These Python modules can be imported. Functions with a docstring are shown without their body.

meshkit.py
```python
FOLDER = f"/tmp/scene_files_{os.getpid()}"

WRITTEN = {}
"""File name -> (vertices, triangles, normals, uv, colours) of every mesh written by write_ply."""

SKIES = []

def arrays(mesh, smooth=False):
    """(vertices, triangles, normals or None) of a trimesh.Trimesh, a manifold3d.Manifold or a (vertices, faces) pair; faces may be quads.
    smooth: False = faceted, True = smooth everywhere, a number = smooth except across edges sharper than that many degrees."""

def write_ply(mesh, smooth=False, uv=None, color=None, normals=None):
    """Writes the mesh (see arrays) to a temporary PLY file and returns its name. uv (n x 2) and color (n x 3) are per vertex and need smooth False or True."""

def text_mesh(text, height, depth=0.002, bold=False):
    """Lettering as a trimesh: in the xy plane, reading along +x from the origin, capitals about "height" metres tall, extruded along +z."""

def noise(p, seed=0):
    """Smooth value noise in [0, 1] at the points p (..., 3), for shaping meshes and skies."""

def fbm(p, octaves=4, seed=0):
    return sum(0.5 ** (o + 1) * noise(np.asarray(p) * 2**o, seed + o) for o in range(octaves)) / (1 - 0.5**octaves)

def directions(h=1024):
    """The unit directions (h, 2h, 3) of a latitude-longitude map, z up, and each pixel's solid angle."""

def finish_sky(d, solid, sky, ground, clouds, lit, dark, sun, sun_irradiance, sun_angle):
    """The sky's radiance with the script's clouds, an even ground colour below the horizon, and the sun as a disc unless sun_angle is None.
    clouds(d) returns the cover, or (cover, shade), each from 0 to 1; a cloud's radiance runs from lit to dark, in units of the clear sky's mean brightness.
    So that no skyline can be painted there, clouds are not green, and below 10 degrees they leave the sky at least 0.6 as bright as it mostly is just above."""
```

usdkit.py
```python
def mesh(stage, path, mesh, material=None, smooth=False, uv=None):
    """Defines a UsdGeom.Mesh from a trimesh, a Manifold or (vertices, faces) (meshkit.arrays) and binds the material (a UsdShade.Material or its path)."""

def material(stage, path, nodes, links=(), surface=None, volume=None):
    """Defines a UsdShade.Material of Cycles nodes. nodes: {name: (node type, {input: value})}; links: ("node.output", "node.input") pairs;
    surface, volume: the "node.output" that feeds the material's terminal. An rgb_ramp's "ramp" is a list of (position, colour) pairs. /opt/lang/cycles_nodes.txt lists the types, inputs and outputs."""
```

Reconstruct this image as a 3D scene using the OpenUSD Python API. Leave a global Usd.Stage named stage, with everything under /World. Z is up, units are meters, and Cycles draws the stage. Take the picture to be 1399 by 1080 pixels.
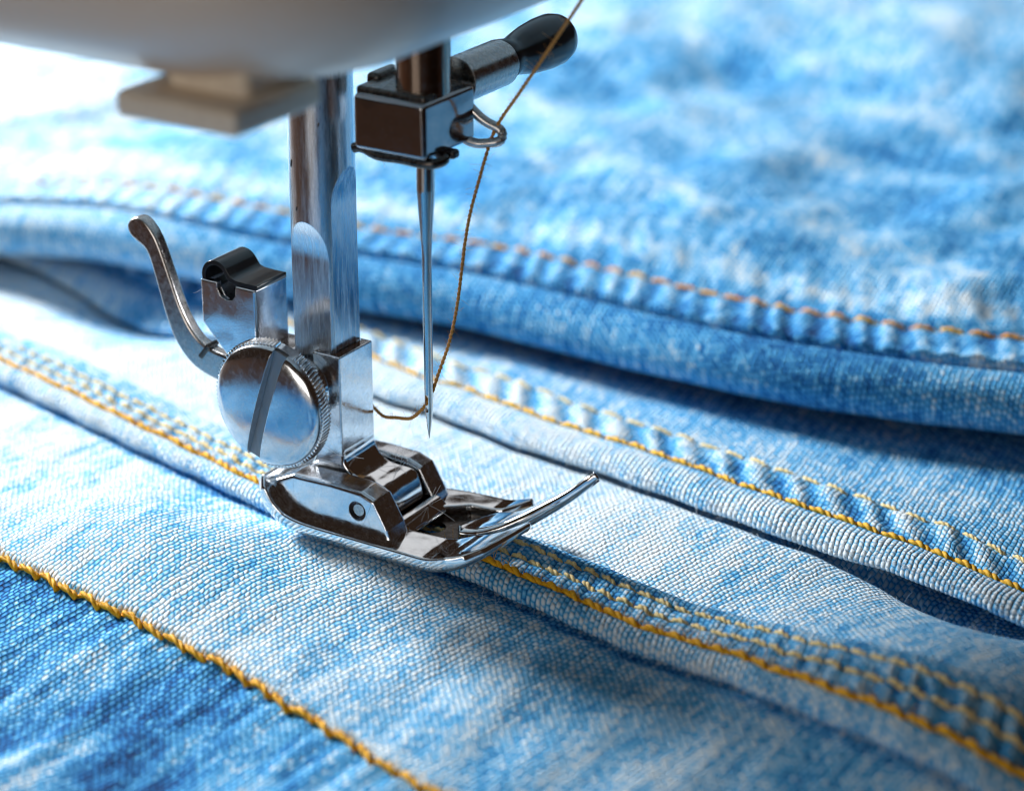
import math, random
import numpy as np
import trimesh, usdkit, meshkit
import manifold3d as m3
from shapely.geometry import Polygon, LineString, Point
from shapely.ops import unary_union
from pxr import Usd, UsdGeom, UsdLux, UsdShade, Gf, Sdf

random.seed(7)
RNG = np.random.default_rng(7)
stage = Usd.Stage.CreateInMemory()
UsdGeom.SetStageUpAxis(stage, 'Z'); UsdGeom.SetStageMetersPerUnit(stage, 1.0)
UsdGeom.Xform.Define(stage, '/World')
MM = 0.001
V3 = lambda *a: np.array(a, float)

# ------------------------------------------------------------------ camera
PITCH = math.radians(23.0)
cam = UsdGeom.Camera.Define(stage, '/World/camera')
cam.CreateHorizontalApertureAttr(36.0); cam.CreateVerticalApertureAttr(36.0 * 790 / 1024)
cam.CreateFocalLengthAttr(36.0 * 3300 / 1399)
cam.CreateClippingRangeAttr(Gf.Vec2f(0.02, 20.0))
cam.CreateFocusDistanceAttr(0.2145); cam.CreateFStopAttr(20.0); cam.CreateExposureAttr(0.0)
cam.AddTranslateOp().Set(Gf.Vec3d(7.2333 * MM, -197.666 * MM, 97.3751 * MM))
cam.AddRotateXOp().Set(90.0 - 23.0)

# ------------------------------------------------------------------ lamps
dome = UsdLux.DomeLight.Define(stage, '/World/ambient')
ambient = usdkit.material(stage, '/World/Looks/ambient', {'b': ('background_shader', {'color': (0.42, 0.24, 0.15), 'strength': 0.065})}, surface='b.background')
UsdShade.MaterialBindingAPI.Apply(dome.GetPrim()).Bind(ambient)

def rect_lamp(name, pos, target, w, h, power, color):
    l = UsdLux.RectLight.Define(stage, '/World/' + name)
    l.CreateWidthAttr(w); l.CreateHeightAttr(h); l.CreateIntensityAttr(power); l.CreateColorAttr(Gf.Vec3f(*color))
    m = Gf.Matrix4d().SetLookAt(Gf.Vec3d(*pos), Gf.Vec3d(*target), Gf.Vec3d(0, 0, 1)).GetInverse()
    l.AddTransformOp().Set(m)
    return l
rect_lamp('window_lamp', (-0.272, 0.268, 0.175), (0.0, 0.01, 0.0), 0.09, 0.09, 200.0, (0.975, 0.99, 1.0))
rect_lamp('fill_lamp', (-0.24, -0.42, 0.068), (0.0, -0.02, 0.045), 0.26, 0.14, 4.0, (1.0, 0.95, 0.88))
rect_lamp('back_lamp', (0.06, 0.62, 0.37), (0.0, 0.0, 0.0), 0.50, 0.15, 0.75, (0.95, 0.97, 1.0))

# ------------------------------------------------------------------ helpers
def numbered(path):
    if not stage.GetPrimAtPath(path): return path
    k = 1
    while stage.GetPrimAtPath(f'{path}_{k:03d}'): k += 1
    return f'{path}_{k:03d}'

ORIGIN = {}
def tag(p, label=None, cat=None, group=None, kind=None):
    for k, v in (('label', label), ('category', cat), ('group', group), ('kind', kind)):
        if v: p.SetCustomDataByKey(k, v)
    return p
def thing(name, label, cat, at):
    path = numbered('/World/' + name)
    x = UsdGeom.Xform.Define(stage, path); x.AddTranslateOp().Set(Gf.Vec3d(*(np.asarray(at, float) * MM)))
    ORIGIN[path] = np.asarray(at, float)
    return tag(x.GetPrim(), label, cat)
def top(path):
    return '/'.join(path.split('/')[:3])
def part(name, mesh, mat, parent, smooth=32, uv=None, fade=None, label=None):
    """mesh in world millimetres; becomes one Mesh prim under parent (a prim)"""
    base = str(parent.GetPath()); path = numbered(base + '/' + name)
    o = ORIGIN[top(base)]
    if isinstance(mesh, tuple): v, f = np.asarray(mesh[0], float), np.asarray(mesh[1])
    elif hasattr(mesh, 'to_mesh'):
        q = mesh.to_mesh(); v, f = np.asarray(q.vert_properties[:, :3], float), np.asarray(q.tri_verts)
    else: v, f = np.asarray(mesh.vertices), np.asarray(mesh.faces)
    g = usdkit.mesh(stage, path, ((v - o) * MM, f), mat, smooth=smooth, uv=uv)
    if fade is not None:
        UsdGeom.PrimvarsAPI(g).CreatePrimvar('fade', Sdf.ValueTypeNames.FloatArray, 'vertex').Set(np.asarray(fade, np.float32).tolist())
    if label: g.GetPrim().SetCustomDataByKey('label', label)
    return g.GetPrim()

# machine axes: u along the foot towards its toes, v across it, z up
PSI = math.radians(32.0)
U = V3(math.cos(PSI), -math.sin(PSI), 0); VV = V3(math.sin(PSI), math.cos(PSI), 0); Z = V3(0, 0, 1)
MUV = np.stack([U, VV, Z], 1)
def L(p): return np.asarray(p, float) @ MUV.T
def wm(man):
    """a manifold built in (u, v, z) -> trimesh in world axes"""
    q = man.to_mesh()
    return trimesh.Trimesh(np.asarray(q.vert_properties[:, :3], float) @ MUV.T, np.asarray(q.tri_verts), process=False)
def box(u0, u1, v0, v1, z0, z1):
    return m3.Manifold.cube([u1 - u0, v1 - v0, z1 - z0]).translate([u0, v0, z0])
def rbox(u0, u1, v0, v1, z0, z1, r, n=16):
    s = m3.Manifold.sphere(r, n)
    return m3.Manifold.batch_hull([s.translate([a, b, c]) for a in (u0 + r, u1 - r) for b in (v0 + r, v1 - r) for c in (z0 + r, z1 - r)])
def ext_v(poly, v0, v1):
    """polygon in (u, z) extruded along v"""
    if not isinstance(poly, Polygon): poly = Polygon(poly)
    rings = [np.asarray(poly.exterior.coords)[:-1]] + [np.asarray(h.coords)[:-1] for h in poly.interiors]
    cs = m3.CrossSection(rings, m3.FillRule.EvenOdd)
    return cs.extrude(v1 - v0).rotate([90, 0, 0]).translate([0, v1, 0])
def pill(poly, h, c0, c1, low=None):
    """polygon extruded along +z with quarter-round rims: radius c0 below (set in by low), c1 above"""
    if not isinstance(poly, Polygon): poly = Polygon(poly)
    from scipy.spatial import cKDTree
    poly = poly.segmentize(0.35); rings, norms = [], []
    for k, ring in enumerate([poly.exterior] + list(poly.interiors)):
        p = np.asarray(ring.coords)[:-1]
        if ring.is_ccw != (k == 0): p = p[::-1]
        d = np.roll(p, -1, 0) - p; d /= np.linalg.norm(d, axis=1, keepdims=True)
        t = d + np.roll(d, 1, 0); t /= np.linalg.norm(t, axis=1, keepdims=True) + 1e-9
        rings.append(p); norms.append(np.stack([t[:, 1], -t[:, 0]], 1))
    m = m3.CrossSection(rings, m3.FillRule.EvenOdd).extrude(h, 9)
    low = c0 if low is None else low
    g = np.linspace(0, math.pi / 2, 5)
    zl = np.r_[c0 * (1 - np.cos(g)), h - c1 * (1 - np.cos(g[::-1]))]; il = np.r_[low * (1 - np.sin(g)), c1 * (1 - np.sin(g[::-1]))]
    zl = np.r_[zl, h]; il = np.r_[il, il[-1]]
    q = m.to_mesh(); v = np.array(q.vert_properties[:, :3], float)
    k = np.clip(np.round(v[:, 2] / h * 10).astype(int), 0, 10)
    zz_ = np.interp(k / 10, np.linspace(0, 1, len(zl)), zl); ii_ = np.interp(k / 10, np.linspace(0, 1, len(il)), il)
    _, n = cKDTree(np.vstack(rings)).query(v[:, :2]); n = np.vstack(norms)[n]
    v[:, :2] -= n * ii_[:, None]; v[:, 2] = zz_
    return m3.Manifold(m3.Mesh(v.astype(np.float32), np.asarray(q.tri_verts, np.uint32)))
def bev_v(poly, v0, v1, c=0.2):
    """polygon in (u, z) extruded along v with rounded rims"""
    return pill(poly, v1 - v0, c, c).rotate([90, 0, 0]).translate([0, v1, 0])
def chaikin(p, n=3):
    p = np.asarray(p, float)
    for _ in range(n):
        q = np.roll(p, -1, 0); p = np.stack([0.75 * p + 0.25 * q, 0.25 * p + 0.75 * q], 1).reshape(-1, 2)
    return Polygon(p)
def rounded(pts, r):
    return Polygon(pts).buffer(-r).buffer(2 * r).buffer(-r)
def rod(a, b, ra, rb=None, n=32):
    a, b = np.asarray(a, float), np.asarray(b, float); d = b - a; h = np.linalg.norm(d)
    c = m3.Manifold.cylinder(h, ra, ra if rb is None else rb, n)
    t = trimesh.geometry.align_vectors([0, 0, 1], d / h); t[:3, 3] = a
    return c.transform(t[:3].tolist())
def lathe(a, direction, prof, n=64):
    """profile (distance along axis, radius) revolved about an axis from a"""
    t = trimesh.geometry.align_vectors([0, 0, 1], np.asarray(direction, float)); t[:3, 3] = a
    pts = [(0, prof[0][0])] + [(r, z) for z, r in prof] + [(0, prof[-1][0])]
    return m3.CrossSection([pts], m3.FillRule.Positive if Polygon(pts).exterior.is_ccw else m3.FillRule.Negative).revolve(n).transform(t[:3].tolist())
def spline(pts, step=0.25):
    pts = np.asarray(pts, float); from scipy.interpolate import CubicSpline
    d = np.r_[0, np.cumsum(np.linalg.norm(np.diff(pts, axis=0), axis=1))]
    n = max(4, int(d[-1] / step)); return CubicSpline(d, pts)(np.linspace(0, d[-1], n))
def frames(p):
    t = np.gradient(p, axis=0); t /= np.linalg.norm(t, axis=1, keepdims=True) + 1e-12
    a = np.cross(t, [0.13, 0.21, 0.97]); a /= np.linalg.norm(a, axis=1, keepdims=True) + 1e-12
    return t, a, np.cross(t, a)
def tube(p, r, sides=12, caps=True):
    p = np.asarray(p, float); n = len(p); r = np.broadcast_to(np.asarray(r, float), (n,))
    t, a, b = frames(p); g = np.arange(sides) * 2 * np.pi / sides
    v = (p[:, None] + r[:, None, None] * (np.cos(g)[None, :, None] * a[:, None] + np.sin(g)[None, :, None] * b[:, None])).reshape(-1, 3)
    i, j = np.meshgrid(np.arange(n - 1), np.arange(sides), indexing='ij'); k = (j + 1) % sides
    f = np.concatenate([np.stack([i * sides + j, i * sides + k, (i + 1) * sides + k], -1).reshape(-1, 3), np.stack([i * sides + j, (i + 1) * sides + k, (i + 1) * sides + j], -1).reshape(-1, 3)])
    if caps:
        v = np.vstack([v, p[0], p[-1]]); q = np.arange(sides); w = (q + 1) % sides; e = (n - 1) * sides
        f = np.vstack([f, np.stack([w, q, 0 * q + n * sides], 1), np.stack([e + q, e + w, 0 * q + n * sides + 1], 1)])
    return trimesh.Trimesh(v, f, process=False)
def plied(p, r, turn, plies=2, sides=6, phase=0.0):
    """a twisted thread along p: plies strands wound about each other"""
    t, a, b = frames(p); d = np.r_[0, np.cumsum(np.linalg.norm(np.diff(p, axis=0), axis=1))]
    out = []
    for k in range(plies):
        g = 2 * np.pi * (d / turn + k / plies) + phase
        out.append(tube(p + 0.40 * r * (np.cos(g)[:, None] * a + np.sin(g)[:, None] * b), 0.66 * r, sides))
    return trimesh.util.concatenate(out)
def sheet(P):
    """grid of points (n, m, 3) -> vertices, triangles"""
    n, m = P.shape[:2]; i, j = np.meshgrid(np.arange(n - 1), np.arange(m - 1), indexing='ij'); a = i * m + j
    f = np.concatenate([np.stack([a, a + m, a + m + 1], -1).reshape(-1, 3), np.stack([a, a + m + 1, a + 1], -1).reshape(-1, 3)])
    return P.reshape(-1, 3), f
def fb(x, y, seed=0, octaves=3):
    return meshkit.fbm(np.stack([x, y, 0 * x + seed * 7.31], -1), octaves, seed) - 0.5
def sst(x, a, b):
    t = np.clip((x - a) / (b - a), 0, 1); return t * t * (3 - 2 * t)

# ------------------------------------------------------------------ materials
def math_node(op, **k): return ('math', dict(math_type=op, **k))
def denim(name, dark=(0.002, 0.020, 0.10), blue=(0.010, 0.175, 0.50), pale=(0.115, 0.48, 0.82), worn=(0.77, 0.845, 0.89), relief=1.0, gain=1.0):
    n = {
        'tc': ('texture_coordinate', {}),
        'warp': ('noise_texture', {'scale': 0.55, 'detail': 2.0}),
        'wc': ('vector_math', {'math_type': 'subtract', 'vector2': (0.5, 0.5, 0.5)}),
        'ws': ('vector_math', {'math_type': 'multiply', 'vector2': (0.6, 0.85, 0.0)}),
        'wa': ('vector_math', {'math_type': 'add'}),
        'xyz': ('separate_xyz', {}),
        'a': math_node('divide', value2=0.55), 'ia': math_node('floor'), 'fa': math_node('fraction'),
        'fa2': math_node('multiply_add', value2=2.0, value3=-1.0), 'fa3': math_node('multiply'), 'fa4': math_node('power', value2=1.12), 'ha': math_node('subtract', value1=1.0),
        'b': math_node('divide', value2=0.67), 'sh': math_node('multiply', value2=0.42),
        'wn1': ('white_noise_texture', {'dimensions': '1D'}), 'bn': math_node('multiply_add', value2=0.24), 'bs': math_node('add'),
        'ib': math_node('floor'), 'fbb': math_node('fraction'), 'fb2': math_node('multiply_add', value2=2.0, value3=-1.0),
        'fb3': math_node('absolute'), 'fb4': math_node('power', value2=1.6), 'hb': math_node('subtract', value1=1.0),
        'h': math_node('multiply'), 'hp': math_node('power', value2=0.6),
        'cmb': ('combine_xyz', {}), 'wn2': ('white_noise_texture', {'dimensions': '2D'}),
        'slub': ('noise_texture', {'scale': 1.0, 'detail': 3.0, 'roughness': 0.6}), 'slubm': ('mapping', {'scale': (1.1, 0.11, 1.0)}),
        'blot': ('noise_texture', {'scale': 0.33, 'detail': 4.0, 'roughness': 0.6}),
        'fuzz': ('noise_texture', {'scale': 9.0, 'detail': 3.0, 'roughness': 0.7}),
        'fade': ('attribute', {'attribute': 'fade'}),
        't1': math_node('multiply_add', value2=0.42, value3=-0.255),
        't2': math_node('multiply_add', value2=0.30, value3=-0.15),
        't3': math_node('multiply_add', value2=0.75, value3=-0.375),
        't4': math_node('multiply_add', value2=0.32, value3=-0.16),
        't5': math_node('multiply_add', value2=0.35, value3=-0.175),
        's1': math_node('add'), 's2': math_node('add'), 's3': math_node('add'), 's4': math_node('add'), 's5': math_node('add', use_clamp=True),
        'ramp': ('rgb_ramp', {'ramp': [(0.0, dark), (0.28, blue), (0.58, pale), (0.92, worn), (1.0, worn)]}),
        'hf': math_node('multiply_add', value2=0.35), 'hv': math_node('multiply_add', value2=0.5, value3=0.6), 'hw': math_node('multiply'),
        'bump': ('bump', {'strength': 1.0, 'distance': 0.00018 * relief, 'filter_width': 0.1}),
        'p': ('principled_bsdf', {'roughness': 0.92, 'specular_ior_level': 0.12, 'sheen_weight': 0.03, 'sheen_roughness': 0.5, 'sheen_tint': (0.75, 0.87, 1.0)}),
    }
    l = [('tc.UV', 'warp.vector'), ('warp.color', 'wc.vector1'), ('wc.vector', 'ws.vector1'), ('ws.vector', 'wa.vector1'), ('tc.UV', 'wa.vector2'), ('wa.vector', 'xyz.vector'),
         ('xyz.x', 'a.value1'), ('a.value', 'ia.value1'), ('a.value', 'fa.value1'), ('fa.value', 'fa2.value1'), ('fa2.value', 'fa3.value1'), ('fa2.value', 'fa3.value2'), ('fa3.value', 'fa4.value1'), ('fa4.value', 'ha.value2'),
         ('xyz.y', 'b.value1'), ('ia.value', 'sh.value1'), ('ia.value', 'wn1.w'), ('wn1.value', 'bn.value1'), ('sh.value', 'bn.value3'), ('bn.value', 'bs.value1'), ('b.value', 'bs.value2'),
         ('bs.value', 'ib.value1'), ('bs.value', 'fbb.value1'), ('fbb.value', 'fb2.value1'), ('fb2.value', 'fb3.value1'), ('fb3.value', 'fb4.value1'), ('fb4.value', 'hb.value2'),
         ('ha.value', 'h.value1'), ('hb.value', 'h.value2'), ('h.value', 'hp.value1'),
         ('ia.value', 'cmb.x'), ('ib.value', 'cmb.y'), ('cmb.vector', 'wn2.vector'),
         ('tc.UV', 'slubm.vector'), ('slubm.vector', 'slub.vector'), ('tc.UV', 'blot.vector'), ('tc.UV', 'fuzz.vector'),
         ('hp.value', 't1.value1'), ('wn2.value', 't2.value1'), ('slub.fac', 't3.value1'), ('blot.fac', 't4.value1'), ('fuzz.fac', 't5.value1'),
         ('fade.fac', 's1.value1'), ('t1.value', 's1.value2'), ('s1.value', 's2.value1'), ('t2.value', 's2.value2'), ('s2.value', 's3.value1'), ('t3.value', 's3.value2'),
         ('s3.value', 's4.value1'), ('t4.value', 's4.value2'), ('s4.value', 's5.value1'), ('t5.value', 's5.value2'), ('s5.value', 'ramp.fac'),
         ('fuzz.fac', 'hf.value1'), ('hp.value', 'hw.value1'), ('wn2.value', 'hv.value1'), ('hv.value', 'hw.value2'), ('hw.value', 'hf.value3'), ('hf.value', 'bump.height'), ('bump.normal', 'p.normal'), ('ramp.color', 'p.base_color')]
    return usdkit.material(stage, '/World/Looks/' + name, n, l, surface='p.BSDF')

def metal(name, color, rough, scratch=0.15, bevel=0.12, bump=0.0, spot=0.0, stretch=(1, 1, 1), wavy=0.0):
    n = {'tc': ('texture_coordinate', {}), 'mp': ('mapping', {'scale': tuple(1000.0 * s for s in stretch)}),
         'n1': ('noise_texture', {'scale': 1.6, 'detail': 6.0, 'roughness': 0.65}), 'n2': ('noise_texture', {'scale': 7.0, 'detail': 2.0}),
         'r': ('map_range', {'from_min': 0.35, 'from_max': 0.75, 'to_min': rough, 'to_max': rough + scratch, 'clamp': True}),
         'bv': ('bevel', {'radius': bevel * MM, 'samples': 4}), 'bp': ('bump', {'strength': 1.0, 'distance': bump * MM, 'filter_width': 0.1}),
         'n3': ('noise_texture', {'scale': 0.28, 'detail': 1.0}), 'bp2': ('bump', {'strength': 1.0, 'distance': wavy * MM, 'filter_width': 0.1}),
         'cr': ('rgb_ramp', {'ramp': [(0.0, tuple(c * (1 - spot) for c in color)), (0.5, color), (1.0, tuple(min(1, c * 1.08) for c in color))]}),
         'p': ('principled_bsdf', {'metallic': 1.0})}
    l = [('tc.object', 'mp.vector'), ('mp.vector', 'n1.vector'), ('mp.vector', 'n2.vector'), ('n1.fac', 'r.value'), ('r.result', 'p.roughness'), ('bv.bevel', 'bp.normal'), ('n2.fac', 'bp.height'),
         ('mp.vector', 'n3.vector'), ('n3.fac', 'bp2.height'), ('bp.normal', 'bp2.normal'), ('bp2.normal', 'p.normal'), ('n1.fac', 'cr.fac'), ('cr.color', 'p.base_color')]
    return usdkit.material(stage, '/World/Looks/' + name, n, l, surface='p.BSDF')
def plain(name, color, rough, spec=0.5, bump=0.0, scale=3.0, vary=0.15):
    n = {'tc': ('texture_coordinate', {}), 'mp': ('mapping', {'scale': (1000.0, 1000.0, 1000.0)}), 'n': ('noise_texture', {'scale': scale, 'detail': 4.0}),
         'cr': ('rgb_ramp', {'ramp': [(0.25, tuple(c * (1 - vary) for c in color)), (0.75, tuple(min(1, c * (1 + vary)) for c in color))]}),
         'bp': ('bump', {'strength': 1.0, 'distance': bump * MM}), 'p': ('principled_bsdf', {'roughness': rough, 'specular_ior_level': spec})}
    l = [('tc.object', 'mp.vector'), ('mp.vector', 'n.vector'), ('n.fac', 'cr.fac'), ('cr.color', 'p.base_color'), ('n.fac', 'bp.height'), ('bp.normal', 'p.normal')]
    return usdkit.material(stage, '/World/Looks/' + name, n, l, surface='p.BSDF')

DENIM = denim('denim')
CHROME = metal('chrome', (0.82, 0.83, 0.84), 0.055, 0.09, 0.16, 0.0008, wavy=0.10)
CAST = metal('cast_plating', (0.72, 0.74, 0.77), 0.12, 0.12, 0.18, 0.006, wavy=0.12)
BRUSHED = metal('brushed_steel', (0.70, 0.71, 0.74), 0.16, 0.22, 0.10, 0.003, 0.12, (1.2, 1.2, 0.12))
STEEL = metal('dull_steel', (0.46, 0.43, 0.41), 0.20, 0.16, 0.08, 0.003, 0.2)
DARK = metal('dark_steel', (0.10, 0.085, 0.075), 0.20, 0.25, 0.15, 0.004, 0.4)
SLOT = metal('worn_slot', (0.27, 0.275, 0.285), 0.38, 0.3, 0.05, 0.02, 0.4, (1.0, 1.0, 0.2))
TURNED = metal('turned_chrome', (0.60, 0.615, 0.64), 0.13, 0.12, 0.12, 0.002, 0.15, wavy=0.03)
NEEDLE = metal('needle_steel', (0.72, 0.70, 0.68), 0.10, 0.10, 0.02)
BLACK = plain('black_plastic', (0.012, 0.012, 0.013), 0.22, 0.5)
CASE = plain('grey_casing', (0.82, 0.71, 0.61), 0.30, 0.5, vary=0.03)
GUARD = plain('ivory_plastic', (0.92, 0.79, 0.65), 0.40, 0.5)
AMBER = plain('amber_thread', (0.88, 0.41, 0.014), 0.65, 0.25, 0.04, 6.0, 0.3)
GOLD = plain('golden_thread', (0.85, 0.44, 0.03), 0.65, 0.25, 0.04, 6.0, 0.3)
STRAW = plain('straw_thread', (0.78, 0.60, 0.28), 0.7, 0.25, 0.04, 6.0, 0.3)
RUST = plain('rust_thread', (0.75, 0.32, 0.05), 0.7, 0.25, 0.04, 6.0, 0.3)
BROWN = plain('brown_thread', (0.55, 0.25, 0.05), 0.55, 0.4, 0.02, 8.0, 0.4)

# ------------------------------------------------------------------ the table under everything
WOOD = usdkit.material(stage, '/World/Looks/walnut', {
    'tc': ('texture_coordinate', {}), 'mp': ('mapping', {'scale': (14.0, 120.0, 40.0)}), 'n': ('noise_texture', {'scale': 1.0, 'detail': 5.0, 'distortion': 0.6}),
    'cr': ('rgb_ramp', {'ramp': [(0.3, (0.020, 0.010, 0.006)), (0.7, (0.060, 0.028, 0.015))]}), 'p': ('principled_bsdf', {'roughness': 0.45})},
    [('tc.object', 'mp.vector'), ('mp.vector', 'n.vector'), ('n.fac', 'cr.fac'), ('cr.color', 'p.base_color')], surface='p.BSDF')
tb = trimesh.creation.box([900, 700, 18]); tb.apply_translation([0, 150, -16])
ORIGIN['/World/table_top'] = V3(0, 150, -16)
tp_ = UsdGeom.Xform.Define(stage, '/World/table_top'); tp_.AddTranslateOp().Set(Gf.Vec3d(0, 0.150, -0.016))
part('board', tb, WOOD, tp_.GetPrim(), smooth=False)
tag(tp_.GetPrim(), 'dark brown wooden table top under the jeans', 'table', kind='structure')
# ------------------------------------------------------------------ the jeans under the foot
A42 = math.radians(42.0)
SD = np.array([math.cos(A42), -math.sin(A42)]); WD = np.array([math.sin(A42), math.cos(A42)])
def bump2(s, w, s0, w0, a, b, h): return h * np.exp(-((s - s0) / a) ** 2 - ((w - w0) / b) ** 2)
def H(s, w):
    return (-1.7 + bump2(s, w, -18, -17, 16, 9, 2.2) + bump2(s, w, 54, 5, 17, 13, 5.5) + bump2(s, w, -60, 10, 25, 30, 2.0) - bump2(s, w, 5, -42, 30, 12, 2.0) - bump2(s, w, -66, 20, 13, 8, 4.0))
def curve(x, *kn):
    from scipy.interpolate import PchipInterpolator
    k = np.array(kn); return PchipInterpolator(k[:, 0], k[:, 1], extrapolate=False)(np.clip(x, k[0, 0], k[-1, 0]))
def gA(s): return curve(s, (-120, -29), (-27, -28.0), (-12, -27.45), (1, -27.1), (11, -27.7), (20, -28.7), (28, -29.3), (60, -31), (120, -33)) + 0.12 * np.sin(s * 1.1) + 0.1 * np.sin(s * 0.47)
def gB(s): return curve(s, (-120, -5), (-57, -4.9), (-40, -4.9), (-29, -5.0), (-17, -5.7), (-5, -4.7), (6.7, -2.6), (17, -2.7), (25, -3.2), (33, -3.2), (43, -4.6), (52, -5.4), (62, -5.5), (120, -7)) + 0.10 * np.sin(s * 0.9)
def gC(s): return curve(s, (-120, 21), (-27, 20.6), (-20, 21.5), (-9, 21.3), (1.3, 22.1), (17, 22.3), (33.5, 22.3), (42, 21.1), (49, 20.1), (70, 19), (120, 17)) + 0.08 * np.sin(s * 0.8)
def world(s, w, z): return np.stack([s * SD[0] + w * WD[0], s * SD[1] + w * WD[1], z], -1)
def cut_left(vf):
    v, f = vf; return v, f[(v[f][:, :, 0] > -66).all(1)]
def wide(s): return 5.0 + 1.4 * sst(s, -25, 5)      # from the near edge to the last stitching row
def wrinkle(s, w, seed, a=1.0): return a * (0.55 * fb(s / 3.2 + 0.25 * w / 3, w / 11.0, seed, 3) + 0.9 * fb(s / 9.0, w / 16.0, seed + 3, 2))

jeans = thing('denim_jeans', 'light washed blue jeans spread flat under the presser foot with stitched seams', 'jeans', (0, 0, -2))

def grid(s0, s1, ds, n): return np.arange(s0, s1, ds)[:, None] + np.zeros((1, n))
# panel below the amber row
n = 190; s = grid(-95, 95, 0.4, n); q = np.linspace(0, 1, n)[None] + 0 * s
w = gA(s) + 0.25 - 62 * q ** 1.4
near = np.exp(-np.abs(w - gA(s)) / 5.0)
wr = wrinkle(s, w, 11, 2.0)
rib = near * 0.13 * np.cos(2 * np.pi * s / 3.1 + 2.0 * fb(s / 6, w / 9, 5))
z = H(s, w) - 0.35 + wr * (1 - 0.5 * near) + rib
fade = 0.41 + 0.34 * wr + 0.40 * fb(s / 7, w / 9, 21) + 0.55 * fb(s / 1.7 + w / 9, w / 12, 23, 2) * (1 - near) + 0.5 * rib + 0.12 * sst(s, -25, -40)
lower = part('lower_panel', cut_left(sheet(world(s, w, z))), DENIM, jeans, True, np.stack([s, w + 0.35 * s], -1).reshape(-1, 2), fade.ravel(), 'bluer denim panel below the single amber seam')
# panel between the amber row and the flap
n = 190; s = grid(-95, 95, 0.4, n); q = np.linspace(0, 1, n)[None] + 0 * s
w = gA(s) + (gC(s) + 9 - gA(s)) * q
edge = w - gA(s)
def middle(s, w):
    e = w - gA(s); b = w - gB(s)
    calm = sst(np.abs(b - 4), 3, 8)
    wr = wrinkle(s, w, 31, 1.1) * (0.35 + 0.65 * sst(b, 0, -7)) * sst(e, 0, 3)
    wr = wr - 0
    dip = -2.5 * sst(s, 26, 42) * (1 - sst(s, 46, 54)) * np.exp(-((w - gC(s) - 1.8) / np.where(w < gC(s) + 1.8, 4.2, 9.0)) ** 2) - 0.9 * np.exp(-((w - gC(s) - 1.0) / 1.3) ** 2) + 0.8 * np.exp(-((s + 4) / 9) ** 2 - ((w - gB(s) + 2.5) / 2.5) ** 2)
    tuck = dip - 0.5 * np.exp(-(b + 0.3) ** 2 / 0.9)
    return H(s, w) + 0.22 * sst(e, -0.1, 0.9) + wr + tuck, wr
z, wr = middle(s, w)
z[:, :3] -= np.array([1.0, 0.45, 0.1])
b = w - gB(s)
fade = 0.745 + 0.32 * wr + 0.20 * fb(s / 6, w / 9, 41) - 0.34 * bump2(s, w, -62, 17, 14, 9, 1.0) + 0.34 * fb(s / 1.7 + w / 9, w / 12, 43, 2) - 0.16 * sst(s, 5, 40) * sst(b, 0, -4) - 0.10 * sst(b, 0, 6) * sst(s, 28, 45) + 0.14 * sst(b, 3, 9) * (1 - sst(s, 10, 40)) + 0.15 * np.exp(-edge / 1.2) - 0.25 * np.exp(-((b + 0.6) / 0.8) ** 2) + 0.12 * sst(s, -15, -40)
part('middle_panel', cut_left(sheet(world(s, w, z))), DENIM, jeans, True, np.stack([s, w + 0.35 * s], -1).reshape(-1, 2), fade.ravel())

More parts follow.
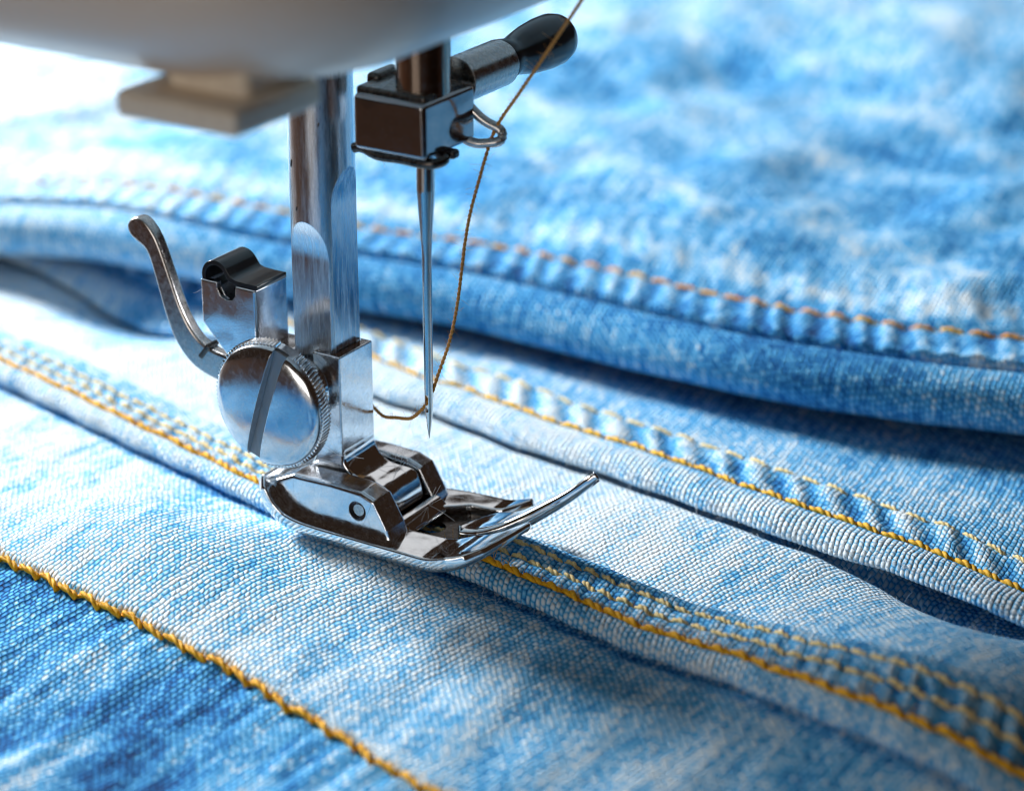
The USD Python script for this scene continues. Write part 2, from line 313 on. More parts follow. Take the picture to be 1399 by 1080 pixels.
# raised bands: the cross-section runs from under the rolled near edge over the top to the far side
def band(name, edge, prof, s0, s1, ds, extra, mat, label, rope, roff, lift=None):
    """prof: (offset from the edge, height over H); extra(s, d) -> (height, fade)"""
    P = np.asarray(prof, float)
    from scipy.interpolate import PchipInterpolator
    arc = np.r_[0, np.cumsum(np.linalg.norm(np.diff(P, axis=0), axis=1))]
    step = np.unique(np.r_[np.arange(0, min(arc[-1], 9), 0.11), np.arange(min(arc[-1], 9), arc[-1], 0.4), arc[-1]])
    d = PchipInterpolator(arc, P[:, 0])(step); h = PchipInterpolator(arc, P[:, 1])(step)
    tx, tz = np.gradient(d, step), np.gradient(h, step); nl = np.hypot(tx, tz); nx, nz = -tz / nl, tx / nl
    s = np.arange(s0, s1, ds)[:, None] + 0 * d[None]; D = d[None] + 0 * s; A = step[None] + 0 * s
    eh, ef = extra(s, D)
    on = 1 - sst(D, roff - 1.5, roff + 0.4)          # the roped edge
    ph = s + 0.35 * D + 0.5 * fb(s / 5, D / 5, 61)
    ribs = on * (0.10 * np.sqrt(np.abs(np.sin(np.pi * ph / rope)) + 0.02) - 0.065) * (0.55 + 0.9 * np.clip(fb(s / 6, D / 8, 66) + 0.5, 0, 1))
    topside = sst(A, 1.2, 2.2)
    w = edge(s) + D + nx[None] * ribs
    z = H(s, edge(s) + np.maximum(D, -1)) + h[None] + nz[None] * ribs + eh * topside
    if lift is not None: z = z + lift(s, D)
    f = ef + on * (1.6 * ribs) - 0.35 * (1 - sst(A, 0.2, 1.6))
    return part(name, sheet(world(s, w, z)), mat, jeans, True, np.stack([ph * 0.55 / rope, A + 0.1 * s], -1).reshape(-1, 2), f.ravel(), label)

def pucker(s, per, ph=0.0): return np.cos(2 * np.pi * (s + 0.25 * np.sin(s * 0.7 + ph) + ph) / per)
def groove(D, at, wd=0.35): return np.exp(-((D - at) / wd) ** 2)
def press(s, D):      # the foot pushes the band down where it stands
    return 0
def band_b(s, D):
    k = wide(s); r1, r2, r3 = 1.75, 1.75 + (k - 1.75) * 0.52, k
    mid = sst(D, r1, r1 + 0.7) * (1 - sst(D, k - 0.5, k + 0.5))
    far = sst(D, k + 0.2, k + 0.9)
    foot = sst(s, -20, -16) * (1 - sst(s, 5, 9))
    pk = 0.09 * pucker(s + 0.5 * D, 2.35) + 0.24 * fb(s / 1.5, D / 1.2, 71, 2)
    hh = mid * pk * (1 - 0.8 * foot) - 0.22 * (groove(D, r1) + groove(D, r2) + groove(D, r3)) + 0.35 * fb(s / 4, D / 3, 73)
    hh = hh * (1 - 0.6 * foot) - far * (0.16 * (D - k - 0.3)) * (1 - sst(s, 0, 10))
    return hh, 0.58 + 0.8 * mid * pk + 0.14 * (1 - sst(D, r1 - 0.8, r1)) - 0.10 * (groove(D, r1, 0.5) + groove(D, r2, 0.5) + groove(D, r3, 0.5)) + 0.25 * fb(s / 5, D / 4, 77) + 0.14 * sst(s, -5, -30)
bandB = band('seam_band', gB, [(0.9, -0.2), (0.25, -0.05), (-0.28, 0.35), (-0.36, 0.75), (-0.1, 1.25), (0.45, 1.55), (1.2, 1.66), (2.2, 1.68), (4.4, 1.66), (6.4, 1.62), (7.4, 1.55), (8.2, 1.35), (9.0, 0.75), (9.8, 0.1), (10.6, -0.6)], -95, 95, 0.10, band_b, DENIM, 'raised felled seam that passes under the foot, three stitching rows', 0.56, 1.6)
def liftC(s, D): return (0.5 * sst(s, 24, 41) * (1 - sst(s, 44, 50)) + 0.15) * (1 - sst(D, 0, 9))
def band_c(s, D):
    mid = sst(D, 5.4, 6.2) * (1 - sst(D, 9.8, 10.8))
    pk = 0.20 * pucker(s + 0.9 * D, 4.3) + 0.4 * fb(s / 2.4, D / 2, 83, 2)
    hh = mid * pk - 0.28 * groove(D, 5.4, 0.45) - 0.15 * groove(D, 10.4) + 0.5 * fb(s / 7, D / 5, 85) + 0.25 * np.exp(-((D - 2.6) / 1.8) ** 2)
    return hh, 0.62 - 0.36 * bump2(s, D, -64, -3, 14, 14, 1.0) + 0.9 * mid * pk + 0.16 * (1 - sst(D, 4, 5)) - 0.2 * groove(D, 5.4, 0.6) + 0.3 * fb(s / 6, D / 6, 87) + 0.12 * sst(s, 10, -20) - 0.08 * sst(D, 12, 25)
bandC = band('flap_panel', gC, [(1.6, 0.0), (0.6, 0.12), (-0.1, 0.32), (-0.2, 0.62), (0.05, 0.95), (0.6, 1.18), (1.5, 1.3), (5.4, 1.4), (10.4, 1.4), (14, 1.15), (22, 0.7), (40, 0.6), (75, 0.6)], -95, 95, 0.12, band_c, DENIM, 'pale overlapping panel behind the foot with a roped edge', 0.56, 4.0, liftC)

# stitching: every stitch a mesh of its own
def stitch_row(name, parent, P, pitch, length, r, mats, lean=0.12, turn=0.9, s_from=None):
    """P: dense points of the row on the cloth, (n, 3)"""
    d = np.r_[0, np.cumsum(np.linalg.norm(np.diff(P, axis=0), axis=1))]
    at = 0.0; k = 0
    while at + length < d[-1]:
        ln = length * random.uniform(0.93, 1.07)
        t = np.linspace(0, 1, 11); x = at + t * ln
        c = np.stack([np.interp(x, d, P[:, i]) for i in range(3)], 1)
        side = np.cross(c[-1] - c[0], [0, 0, 1]); side /= np.linalg.norm(side)
        c[:, 2] += r * (1.5 * np.sin(np.pi * t) ** 0.5 - 0.85) + random.uniform(-0.03, 0.03)
        c += side[None] * ((t - 0.5) * lean * random.uniform(0.6, 1.4))[:, None] * 2
        part(name, plied(c, r, turn, 2, 6, random.uniform(0, 6)), mats[k % len(mats)], parent, True)
        at += pitch * random.uniform(0.97, 1.03); k += 1

def surf(edge, h, off, extra, s0, s1, lift=None):
    s = np.arange(s0, s1, 0.1); D = off(s) if callable(off) else off + 0 * s
    eh = extra(s[:, None], D[:, None])[0][:, 0] if extra else 0
    z = H(s, edge(s) + D) + h + eh
    if lift is not None: z = z + lift(s, D)
    return world(s, edge(s) + D, z)
s = np.arange(-33, 34, 0.1)
rowA = world(s, gA(s) + 0.05, H(s, gA(s)) - 0.06)
stitch_row('stitch', lower, rowA, 2.75, 3.05, 0.31, [AMBER], 0.24, 2.8)
stitch_row('amber_stitch', bandB, surf(gB, 1.70, 1.75, band_b, -68, 70), 2.35, 2.55, 0.37, [AMBER], 0.18, 2.8)
stitch_row('straw_stitch', bandB, surf(gB, 1.68, lambda s: 1.75 + (wide(s) - 1.75) * 0.52, band_b, -68, 70), 2.15, 2.1, 0.27, [STRAW], 0.20, 1.7)
stitch_row('straw_stitch', bandB, surf(gB, 1.62, wide, band_b, -68, 70), 2.15, 2.1, 0.27, [STRAW], 0.20, 1.7)
stitch_row('golden_stitch', bandC, surf(gC, 1.44, 5.4, band_c, -48, 60, liftC), 2.7, 2.85, 0.34, [GOLD], 0.14, 2.1)
stitch_row('straw_stitch', bandC, surf(gC, 1.44, 10.4, band_c, -48, 60, liftC), 3.0, 2.5, 0.22, [STRAW], 0.2, 1.5)

# ------------------------------------------------------------------ the folded leg behind
leg = thing('folded_jeans_leg', 'folded blue jeans leg with thick rolled hem lying behind the machine needle', 'jeans', (0, 60, 0))
ND = np.array([0.42, 0.907]); ND /= np.linalg.norm(ND)
def base_d(x): return curve(x, (-140, 72), (-110, 73), (-80, 72.5), (-60, 70), (-44, 66.0), (-34, 61.5), (-21, 56), (-9, 51), (0, 47.2), (7.3, 42.6), (15, 37.5), (22.4, 32.6), (29.6, 28.2), (37, 24.6), (47, 20.9), (57, 18), (80, 9), (140, -12))
def lift_d(x): return 1.2 * np.exp(-((x + 40) / 16) ** 2) + 0.3 + 0.0 * x
prof = np.array([(18, 0.6), (9, 0.3), (5, 0.2), (2.2, 0.5), (0.5, 1.5), (0.0, 2.8), (0.6, 4.3), (2.1, 5.5), (4.2, 6.1), (4.7, 5.95), (5.0, 4.7), (5.25, 4.5), (5.42, 6.1), (5.85, 6.75), (7, 6.6), (10, 6.4), (14.0, 6.1), (17, 6.6), (24, 7.4), (40, 9.0), (70, 12.5), (110, 18), (190, 32)])
from scipy.interpolate import PchipInterpolator
arc = np.r_[0, np.cumsum(np.linalg.norm(np.diff(prof, axis=0), axis=1))]
step = np.unique(np.r_[np.arange(0, 55, 0.2), np.arange(55, 110, 0.6), np.linspace(110, arc[-1], 60)])
e = PchipInterpolator(arc, prof[:, 0])(step); h = PchipInterpolator(arc, prof[:, 1])(step)
arc_groove = np.interp(5.1, prof[9:12, 0], arc[9:12])
x = np.arange(-140, 140, 0.4)[:, None] + 0 * e[None]; E_ = e[None] + 0 * x; AA = step[None] + 0 * x
al = x * 1.08
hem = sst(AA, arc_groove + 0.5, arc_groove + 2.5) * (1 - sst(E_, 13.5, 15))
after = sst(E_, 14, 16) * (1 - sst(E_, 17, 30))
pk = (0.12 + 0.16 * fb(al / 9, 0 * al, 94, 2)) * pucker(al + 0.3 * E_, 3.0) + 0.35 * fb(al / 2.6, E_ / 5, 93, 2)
fold = 2.6 * fb(al / 8 + E_ / 22, E_ / 10, 91, 3)
big = 9 * fb(al / 34 + E_ / 90, E_ / 30, 95, 3) * sst(E_, 18, 60) + 3.0 * fb(al / 14 - E_ / 40, E_ / 12, 97, 3) * sst(E_, 16, 30)
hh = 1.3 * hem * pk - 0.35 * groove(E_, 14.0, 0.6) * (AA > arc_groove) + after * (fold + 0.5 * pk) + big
hh = hh + 0.5 * fb(al / 9, E_ / 4, 99) * (1 - hem)
def rows_d(x, d): return hh
XY = np.stack([x + 0 * E_, base_d(x)], -1) + E_[..., None] * ND
zz = h[None] + hh + lift_d(x) * (1 - 0.5 * sst(E_, 20, 60))
after2 = sst(E_, 14.5, 18)
front = (1 - sst(AA, arc_groove - 0.6, arc_groove))
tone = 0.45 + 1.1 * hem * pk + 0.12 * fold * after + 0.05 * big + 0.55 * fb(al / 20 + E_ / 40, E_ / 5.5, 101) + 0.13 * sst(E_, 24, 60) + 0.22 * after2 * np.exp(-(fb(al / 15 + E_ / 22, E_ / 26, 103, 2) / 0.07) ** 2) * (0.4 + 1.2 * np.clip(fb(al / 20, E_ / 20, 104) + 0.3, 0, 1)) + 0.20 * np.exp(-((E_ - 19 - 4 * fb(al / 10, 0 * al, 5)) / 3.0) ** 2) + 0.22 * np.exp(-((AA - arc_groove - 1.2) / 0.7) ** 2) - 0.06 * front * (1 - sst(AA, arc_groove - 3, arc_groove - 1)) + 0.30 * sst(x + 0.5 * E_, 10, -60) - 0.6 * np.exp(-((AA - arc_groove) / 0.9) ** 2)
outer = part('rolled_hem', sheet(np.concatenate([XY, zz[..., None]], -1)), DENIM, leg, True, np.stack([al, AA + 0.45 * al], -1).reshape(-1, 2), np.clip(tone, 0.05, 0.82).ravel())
k = int(np.argmin(np.abs(e - 14.0) + (step < arc_groove) * 99))
row = np.stack([XY[:, k, 0], XY[:, k, 1], zz[:, k] + 0.12], -1)
row = row[(row[:, 0] > -75) & (row[:, 0] < 85)]
stitch_row('rust_stitch', outer, row, 3.05, 2.5, 0.28, [RUST, AMBER, RUST], 0.16, 1.8)

# ------------------------------------------------------------------ presser foot
CU = np.array([(-15.5, 4.0), (-14.6, 3.05), (-14.0, 2.25), (-13, 1.25), (-12, 0.6), (-10.5, 0.2), (-9, 0.05), (-7, 0.0), (3.5, 0.0), (4.6, 0.12), (6, 0.5), (7.3, 1.0), (9, 2.0), (10.4, 3.05), (13.4, 5.5), (15.9, 8.0)])
curl = PchipInterpolator(CU[:, 0], CU[:, 1])
def bend(man, edge=0.35):
    man = man.refine_to_length(edge); q = man.to_mesh(); v = np.array(q.vert_properties[:, :3], float)
    u_ = np.clip(v[:, 0], -15.4, 15.8); sl = np.clip(curl.derivative()(u_), -0.9, 1.0)
    zt = v[:, 2] * (1 - 0.6 * np.clip((v[:, 0] - 6.5) / 5.5, 0, 1) * (v[:, 1] < 0)) * (1 - 0.3 * np.clip((v[:, 0] - 9.0) / 7.0, 0, 1) * (v[:, 1] > 0)); c = 1 / np.sqrt(1 + sl ** 2)
    v[:, 0] -= zt * sl * c; v[:, 2] = curl(u_) + zt * c
    return trimesh.Trimesh(v @ MUV.T, np.asarray(q.tri_verts), process=False)
foot = thing('presser_foot', 'shiny chrome presser foot with curled split toes pressing on the denim seam', 'presser foot', L((-4, 0, 0)))
solepoly = Polygon([(-15.2, -6.3), (-14.5, -7.2), (-13.4, -7.4), (4.8, -7.4), (6.6, -7.25), (8.2, -6.75), (9.5, -5.8), (10.5, -4.5), (11.2, -3.1), (11.7, -1.7), (11.5, -1.2), (10.5, -1.25), (6.5, -1.7), (4.6, -2.6), (-0.4, -3.1), (-0.9, -2.0), (-0.9, 2.0), (1.6, 4.1), (4.3, 4.4), (5.0, 4.6), (7.0, 6.6), (6.9, 7.2), (4.5, 7.0), (0, 6.6), (-2.6, 6.0), (-14.0, 5.6), (-15.2, 4.6)])
solepoly = solepoly.buffer(-0.3, 16).buffer(0.6, 16).buffer(-0.3, 16)
part('sole', bend(pill(solepoly, 1.45, 0.75, 0.2, 0.65)), CHROME, foot)
toe = Polygon([(2.6, 0.2), (3.4, -0.9), (5.5, -0.55), (8, 0.6), (12, 1.8), (15.2, 2.45), (15.9, 2.7), (16.0, 2.85), (15.9, 3.0), (15.3, 3.2), (13, 3.5), (8.5, 4.0), (4.9, 4.3), (4.4, 4.0), (3.2, 2.0)]).buffer(-0.15).buffer(0.3).buffer(-0.15)
part('long_toe', bend(pill(toe, 1.4, 0.6, 0.45, 0.45)), CHROME, foot)
cheek = rounded([(-14.0, 2.9), (-13.3, 4.3), (-11.2, 5.35), (-7, 5.5), (-3.7, 5.42), (-2.2, 4.9), (-0.75, 2.4), (-0.2, 0.9), (-7, 0.6), (-11, 0.9), (-13, 1.9)], 0.35)
hole = Point(-4.05, 3.5).buffer(0.92, 24)
nc = bev_v(cheek, -6.0, -3.1, 0.45) - ext_v(hole, -6.5, -4.6)
part('near_cheek', wm(nc), CAST, foot)
part('far_cheek', wm(bev_v(cheek, 2.75, 5.1, 0.45).translate([-0.9, 0, -0.35])), CAST, foot)
part('needle_plate', wm(box(-2.5, 4.2, -3.6, 5.0, 0.12, 0.5) - rod((0, 0, -1), (0, 0, 2), 1.2, n=32)), DARK, foot)
part('bridge', wm(bev_v(rounded([(-2.0, 0.8), (-1.9, 2.1), (-1.2, 2.0), (-0.3, 1.3), (-0.1, 0.8)], 0.15), -3.3, 3.1, 0.05)), CHROME, foot)
part('heel_web', wm(bev_v(rounded([(-14.2, 2.6), (-13.9, 3.9), (-12.6, 4.2), (-10.6, 2.4), (-10.4, 1.0), (-12, 1.0), (-13.4, 2.0)], 0.3), -3.3, 3.1, 0.05)), CHROME, foot)
pin = rod((-4.05, -5.75, 3.5), (-4.05, 5.0, 3.5), 0.58, n=24)
part('hinge_pin', wm(pin), STEEL, foot)

# ------------------------------------------------------------------ shank: holds the foot on the bar
shank = thing('presser_foot_holder', 'silver foot holder clamped on the bar above the presser foot, with lever and spring', 'foot holder', L((-11.2, 0, 5)))
bar_hole = rod((-11.2, 0, 9.5), (-11.2, 0, 40), 3.05, n=48) - box(-8.82, -5, -5, 5, 0, 50) - box(-20, -5, -5, -2.2, 0, 50)
body = bev_v(rounded([(-10.9, 5.6), (-7.9, 5.6), (-7.9, 16.3), (-10.9, 16.3)], 0.12), -2.75, 2.35, 0.16) + rbox(-15.2, -10.6, 1.6, 4.2, 6.2, 14.6, 0.4) + rbox(-13.5, -8.0, 1.2, 2.35, 6.0, 16.0, 0.3)
body = body - bar_hole
ank = rounded([(-13.4, 1.9), (-13.2, 4.2), (-11.2, 5.2), (-11.0, 7.4), (-7.9, 7.4), (-7.85, 6.3), (-7.45, 5.45), (-6.7, 4.85), (-5.7, 4.62), (-4.0, 4.66), (-3.35, 4.5), (-3.0, 4.1), (-2.45, 2.3), (-2.7, 1.7)], 0.18)
part('shank', wm(body), CAST, shank)
part('ankle', wm(bev_v(chaikin(np.asarray(ank.simplify(0.05).exterior.coords)[:-1], 2), -2.65, 2.45, 0.3)), CHROME, shank)
part('arm', wm(rbox(-18.5, -13.6, -3.4, 1.4, 13.4, 15.6, 0.35)), CAST, shank)
blk = rounded([(-22.2, 21.5), (-22.2, 17.3), (-19.4, 14.4), (-16.4, 14.2), (-16.0, 14.6), (-16.0, 21.5)], 0.15)
blk = blk.difference(Polygon([(-20.3, 22.5), (-20.3, 20.9), (-19.9, 20.2), (-19.3, 19.95), (-18.6, 20.1), (-18.2, 20.6), (-18.15, 22.5)]))
hull = bev_v(rounded([(-22.2, 21.5), (-22.2, 17.3), (-19.4, 14.4), (-16.4, 14.2), (-16.0, 14.6), (-16.0, 21.5)], 0.15), -4.2, 0.6, 0.2)
hollow = box(-21.5, -16.7, -3.6, 0.1, 16.0, 23)
notch = ext_v(Polygon([(-20.3, 22.5), (-20.3, 20.9), (-19.9, 20.2), (-19.3, 19.95), (-18.6, 20.1), (-18.2, 20.6), (-18.15, 22.5)]), -4.6, -3.0)
part('latch_housing', wm(hull - hollow - notch), CAST, shank)
# black leaf spring: a strip rolled at one end
a = np.linspace(math.radians(-150), math.radians(95), 26); cx, cz, rr = -20.6, 21.9, 1.35
line = [(cx + rr * math.cos(t), cz + rr * math.sin(t)) for t in a[::-1]]
line = [(cx + rr * math.cos(t), cz + rr * math.sin(t)) for t in np.linspace(math.radians(250), math.radians(40), 26)] + [(-19.0, 21.95), (-18.4, 21.75), (-17.2, 21.7), (-15.9, 21.72)]
strip = LineString(line).buffer(0.22, cap_style='flat')
part('leaf_spring', wm(bev_v(strip, -4.0, 0.4, 0.06)), BLACK, shank)
lev = [(-30.85, 25.0), (-30.4, 25.6), (-29.6, 26.0), (-28.75, 25.9), (-27.8, 25.0), (-27.05, 23.7), (-25.95, 20.7), (-25.0, 18.0), (-23.7, 15.8), (-22.1, 14.7), (-19.9, 14.3), (-13, 14.2), (-13, 11.4), (-20.3, 11.6), (-21.6, 11.7), (-23.9, 12.45), (-25.75, 14.3), (-26.85, 17.0), (-27.65, 20.0), (-28.35, 22.4), (-28.9, 23.2), (-29.8, 23.6), (-30.6, 24.1)]
part('release_lever', wm(bev_v(chaikin(lev), -4.0, -2.7, 0.3)), STEEL, shank)
part('lever_stop', wm(rbox(-0.25, 0.25, -4.15, -2.6, -0.9, 0.9, 0.12).rotate([0, 38, 0]).translate([-22.3, 0, 14.3])), DARK, shank)

# ------------------------------------------------------------------ thumb screw
sc = V3(-11.75, -9.3, 12.85); R = 5.95
screw = thing('thumb_screw', 'big round chrome thumb screw with a diagonal slot and knurled rim', 'screw', L((sc[0], -2.7, sc[2])))
head = lathe(sc, (0, 1, 0), [(0.0, 0.01), (0.02, 1.2), (0.08, 2.4), (0.19, 3.6), (0.33, 4.6), (0.48, 5.15), (0.66, 5.5), (0.85, 5.66), (1.05, 5.72), (2.35, 5.72), (2.6, 5.5), (2.75, 4.6)], 96)
sd = V3(0.30, 0, 0.954); sp = V3(0.954, 0, -0.30)
cut = m3.Manifold.cube([1.45, 2.0, 14], True).rotate([0, math.degrees(math.atan2(0.30, 0.954)), 0]).translate(list(sc + V3(0, -0.03, 0)))
cut = cut.translate([0, 0.35, 0])
part('screw_head', wm(head - cut), TURNED, screw, smooth=24)
fl = m3.Manifold.cube([1.44, 0.3, 11.0], True).rotate([0, math.degrees(math.atan2(0.30, 0.954)), 0]).translate(list(sc + V3(0, 1.15, 0)))
part('slot_floor', wm(fl), SLOT, screw)
NK = 96
for k in range(NK):
    g = 2 * math.pi * k / NK
    c = sc + V3(math.cos(g) * 5.72, 1.68, math.sin(g) * 5.72)
    if abs((c - sc) @ sp) < 0.9: continue
    # leaning teeth of the knurl
    t = V3(-math.sin(g), 0, math.cos(g)); n_ = V3(math.cos(g), 0, math.sin(g))
    tp = []
    for y, sh_ in ((-0.58, -0.12), (0.58, 0.12)):
        for q_, o in ((-0.15, -0.06), (0.15, -0.06), (0.0, 0.30)):
            tp.append(c + V3(0, y, 0) + t * (q_ + sh_) + n_ * o)
    part('knurl_tooth', wm(m3.Manifold.hull_points(np.array(tp))), CHROME, screw, smooth=False)
neck = lathe(sc + V3(0, 2.7, 0), (0, 1, 0), [(0, 3.3), (0.5, 3.3), (0.75, 2.5), (1.5, 2.35), (1.7, 2.9), (2.6, 3.1), (3.2, 3.1), (3.9, 2.6)], 48)
part('screw_neck', wm(neck), CHROME, screw)

def trimesh_torus(a_, b_, r, t, z):
    return m3.CrossSection.circle(t, 48).translate([r - t, 0]).revolve(96).translate([a_, b_, z])
# ------------------------------------------------------------------ sewing machine
machine = thing('sewing_machine', 'sewing machine head with pale grey casing, round presser bar and dark needle bar', 'sewing machine', L((0, 0, 50)))
bar = rod((-11.2, 0, 10.5), (-11.2, 0, 62), 2.95, n=96)
def flat_cut(axis, depth, ztop):
    R_ = 26.0
    c = rod((-40, 0, 0), (20, 0, 0), R_, n=220) if axis == 'v' else rod((0, -30, 0), (0, 30, 0), R_, n=220)
    return c, R_
c1 = rod((-30, -2.15 - 9, 28.4 - 9 + 5.4), (10, -2.15 - 9, 28.4 - 9 + 5.4), 9, n=160); c1 = c1 + box(-30, 10, -20, -2.15, 0, 28.4 - 9 + 5.4)
c2 = rod((-8.95 + 9, -20, 32.6 - 9 + 6.2), (-8.95 + 9, 20, 32.6 - 9 + 6.2), 9, n=160); c2 = c2 + box(-8.95, 10, -20, 20, 0, 32.6 - 9 + 6.2)
part('presser_bar', wm(bar - c1 - c2), BRUSHED, machine, smooth=20)
part('needle_bar', wm(rod((-0.3, 0, 41), (-0.3, 0, 70), 2.35, n=64)), metal('needle_bar_steel', (0.42, 0.33, 0.27), 0.10, 0.12, 0.1), machine, label='dark brown reflecting needle bar')
clampm = rbox(-5.0, 2.3, -3.8, 4.1, 36.45, 41.35, 0.45)
clamp = part('needle_clamp', wm(clampm), metal('clamp_steel', (0.40, 0.385, 0.39), 0.10, 0.08, 0.15, 0.0006, 0.1, wavy=0.2), machine)
part('clamp_top', wm(rbox(-5.3, 1.8, -2.9, 3.2, 40.9, 41.75, 0.3) + rbox(-6.0, -4.6, -0.4, 3.3, 39.0, 42.2, 0.4)), DARK, clamp)
part('clamp_screw', wm(lathe((0.3, 4.0, 41.3), (0, 1, 0), [(0, 2.1), (7.0, 2.1), (7.3, 1.95), (7.4, 1.6)], 48)), STEEL, clamp)
part('clamp_knob', wm(lathe((0.3, 11.3, 41.4), (0, 1, 0), [(0, 1.75), (0.4, 1.9), (1.2, 1.75), (2.0, 1.72), (3.2, 1.95), (5.0, 2.25), (7.0, 2.42), (8.6, 2.42), (9.6, 2.2), (10.2, 1.7), (10.4, 0.9)], 48)), BLACK, clamp)
loop = spline([(1.4, 3.9, 39.6), (2.4, 4.1, 38.7), (3.6, 4.4, 37.9), (4.65, 4.6, 37.25), (4.75, 4.3, 36.75), (4.0, 3.9, 36.45), (2.9, 3.4, 36.35), (1.9, 3.2, 36.6), (1.2, 3.0, 37.4)])
part('thread_guide', tube(L(loop), 0.44, 14), STEEL, clamp)
clip = spline([(-5.5, -3.0, 36.25), (-4.2, -2.95, 36.3), (-3.4, -2.95, 36.05), (-1, -2.95, 36.05), (1.5, -2.9, 36.0), (2.6, -2.6, 36.1), (2.9, -1.9, 36.2), (2.3, -1.0, 36.3), (0, -0.6, 36.5)])
part('needle_clip', tube(L(clip), 0.45, 14), DARK, clamp)
part('clip_end', wm(rbox(1.6, 3.3, -0.9, 0.2, 36.0, 36.8, 0.3)), DARK, clamp)
s_ = m3.Manifold.batch_hull([m3.Manifold.cylinder(1, 17.15, 17.15, 128).translate([a_, b_, 129]) for a_ in (-62.0, -0.35) for b_ in (-21.05, 27.85)] + [trimesh_torus(a_, b_, 17.15, 8.0, 58.0) for a_ in (-62.0, -0.35) for b_ in (-21.05, 27.85)])
cs = s_
part('casing', wm(cs), CASE, machine)
part('threading_lever', wm(rbox(-2.9, 8.2, -36, -25.5, 47.6, 49.7, 0.6) + rbox(-0.5, 7.0, -33, -26, 49.2, 60, 0.8)), GUARD, machine, label='ivory plastic lever under the casing')

for cu, cvz, cr in ((-13.9, 35.0, 0.16), (-12.6, 33.6, 0.24), (-12.0, 29.6, 0.15), (-9.6, 37.5, 0.12)):
    dv = -math.sqrt(2.95 ** 2 - (cu + 11.2) ** 2)
    part('chipped_spot', wm(m3.Manifold.sphere(1, 12).scale([cr * 0.7, 0.06, cr * 1.7]).rotate([0, 15, math.degrees(math.atan2(cu + 11.2, -dv))]).translate([cu, dv, cvz])), DARK, machine)
# ------------------------------------------------------------------ needle and thread
needle = thing('sewing_needle', 'slim steel sewing needle hanging point down in front of the bar', 'needle', L((-0.2, 0, 36)))
nb = lathe((-0.2, 0, 36.6), (0, 0, -1), [(0, 0.82), (3.9, 0.82), (4.2, 0.80), (5.2, 0.72), (8.5, 0.50), (10.0, 0.44), (22.0, 0.40), (24.5, 0.36), (26.0, 0.22), (27.3, 0.03)], 40)
eye = rbox(-0.36, -0.04, -2, 2, 11.9, 13.6, 0.15)
part('blade', wm(nb - eye), NEEDLE, needle)
thread = thing('sewing_thread', 'fine brown sewing thread running from the guide through the needle eye', 'thread', L((0, 0, 13)))
tp = [(14.5, 4.2, 52.6), (12.76, 4, 50.0), (10.7, 4, 46.95), (7.52, 4.2, 42.45), (5.85, 4.4, 40.2), (4.0, 4.25, 37.2), (3.85, 3.5, 35.8), (3.6, 2.6, 33.5), (2.9, 2.0, 29.9), (2.4, 1.2, 23.8), (1.2, 0.9, 17.8), (0.2, 0.5, 14.6), (-0.2, 0.0, 13.0), (-1.2, -0.2, 11.6), (-2.6, 0.4, 10.5), (-4.9, 1.4, 9.7), (-6.6, 2.2, 9.1), (-8.2, 3.1, 9.1), (-11, 4.4, 9.2)]
part('strand', plied(L(spline(tp, 0.12)), 0.165, 0.9, 2, 8), BROWN, thread, True)

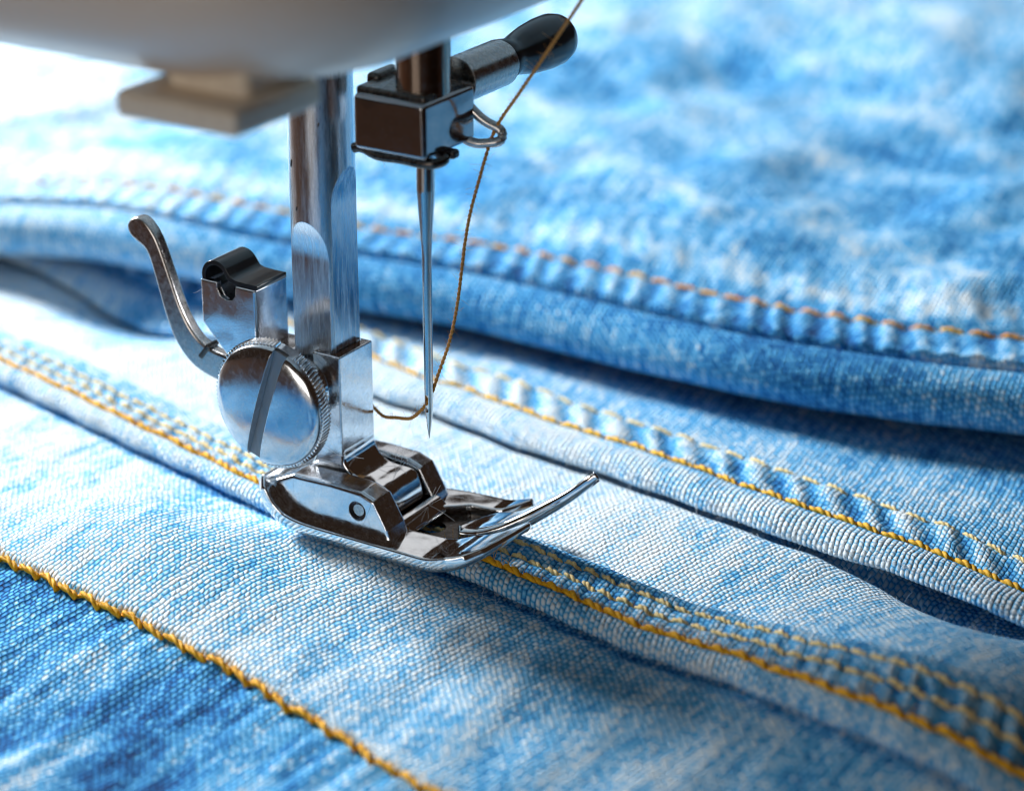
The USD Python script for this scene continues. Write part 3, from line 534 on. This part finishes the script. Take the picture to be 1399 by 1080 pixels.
# ------------------------------------------------------------------ loose fibres
def hairs(name, parent, P, up, length, rad, n, mat, seed):
    """n short bent fibres rooted on the points P (world mm)"""
    r = np.random.default_rng(seed); k = r.integers(0, len(P), n); o = ORIGIN[top(str(parent.GetPath()))]
    d = r.normal(size=(n, 3)) + np.asarray(up) * 0.9; d /= np.linalg.norm(d, axis=1, keepdims=True)
    b = r.normal(size=(n, 3)); ln = length * r.uniform(0.35, 1.6, n)[:, None]
    t = np.linspace(0, 1, 5)[None, :, None]
    pts = P[k][:, None] + d[:, None] * ln[:, None] * t + b[:, None] * (ln[:, None] * 0.35) * t ** 2
    pts = ((pts - o) * MM).reshape(-1, 3)
    path = numbered(str(parent.GetPath()) + '/' + name)
    c = UsdGeom.BasisCurves.Define(stage, path); c.CreateTypeAttr('linear')
    c.CreateCurveVertexCountsAttr([5] * n); c.CreatePointsAttr([Gf.Vec3f(*map(float, q)) for q in pts])
    c.CreateWidthsAttr([2 * rad * MM]); c.SetWidthsInterpolation('constant')
    UsdShade.MaterialBindingAPI.Apply(c.GetPrim()).Bind(mat)
    c.GetPrim().SetCustomDataByKey('kind', 'stuff')
LINT = plain('lint', (0.75, 0.80, 0.86), 0.8, 0.2)
rowB = surf(gB, 1.70, 1.75, band_b, -40, 55)
hairs('thread_fuzz', bandB, np.vstack([rowB, rowB]) + V3(0, 0, 0.3), (0, 0, 1), 0.8, 0.014, 700, AMBER, 3)
hairs('thread_fuzz', lower, rowA + V3(0, 0, 0.3), (0, 0, 1), 0.8, 0.014, 420, AMBER, 4)
ss = RNG.uniform(-35, 52, 2600); ww = RNG.uniform(-26, 22, 2600)
hairs('loose_fibre', jeans, world(ss, ww, middle(ss, ww)[0] + 0.05), (0, 0, 0.4), 0.9, 0.010, 1500, LINT, 5)
ef = surf(gC, 1.2, 0.3, None, -30, 52, liftC)
hairs('loose_fibre', jeans, ef, (-0.6, -0.7, 0.2), 0.8, 0.012, 500, LINT, 6)
tw = L(spline(tp, 0.12))
hairs('thread_fuzz', thread, tw, (0, 0, 0), 0.55, 0.009, 420, BROWN, 8)
lp = L(np.array([(-4.5, 1.5, 4.7), (-5.5, 2.2, 4.9), (-4.0, 3.4, 5.2), (-1.0, 1.0, 2.0), (-8.2, -2.7, 6.6), (-9.5, -2.7, 6.3), (-22.2, -3.9, 20.5), (-6.2, 0.5, 41.0), (-5.3, 0.8, 38.5), (-5.6, 1.2, 37.0), (-2.5, 4.5, 1.6)]))
hairs('lint_fibre', foot, lp, (0, 0, 0.3), 1.8, 0.016, 34, LINT, 9)
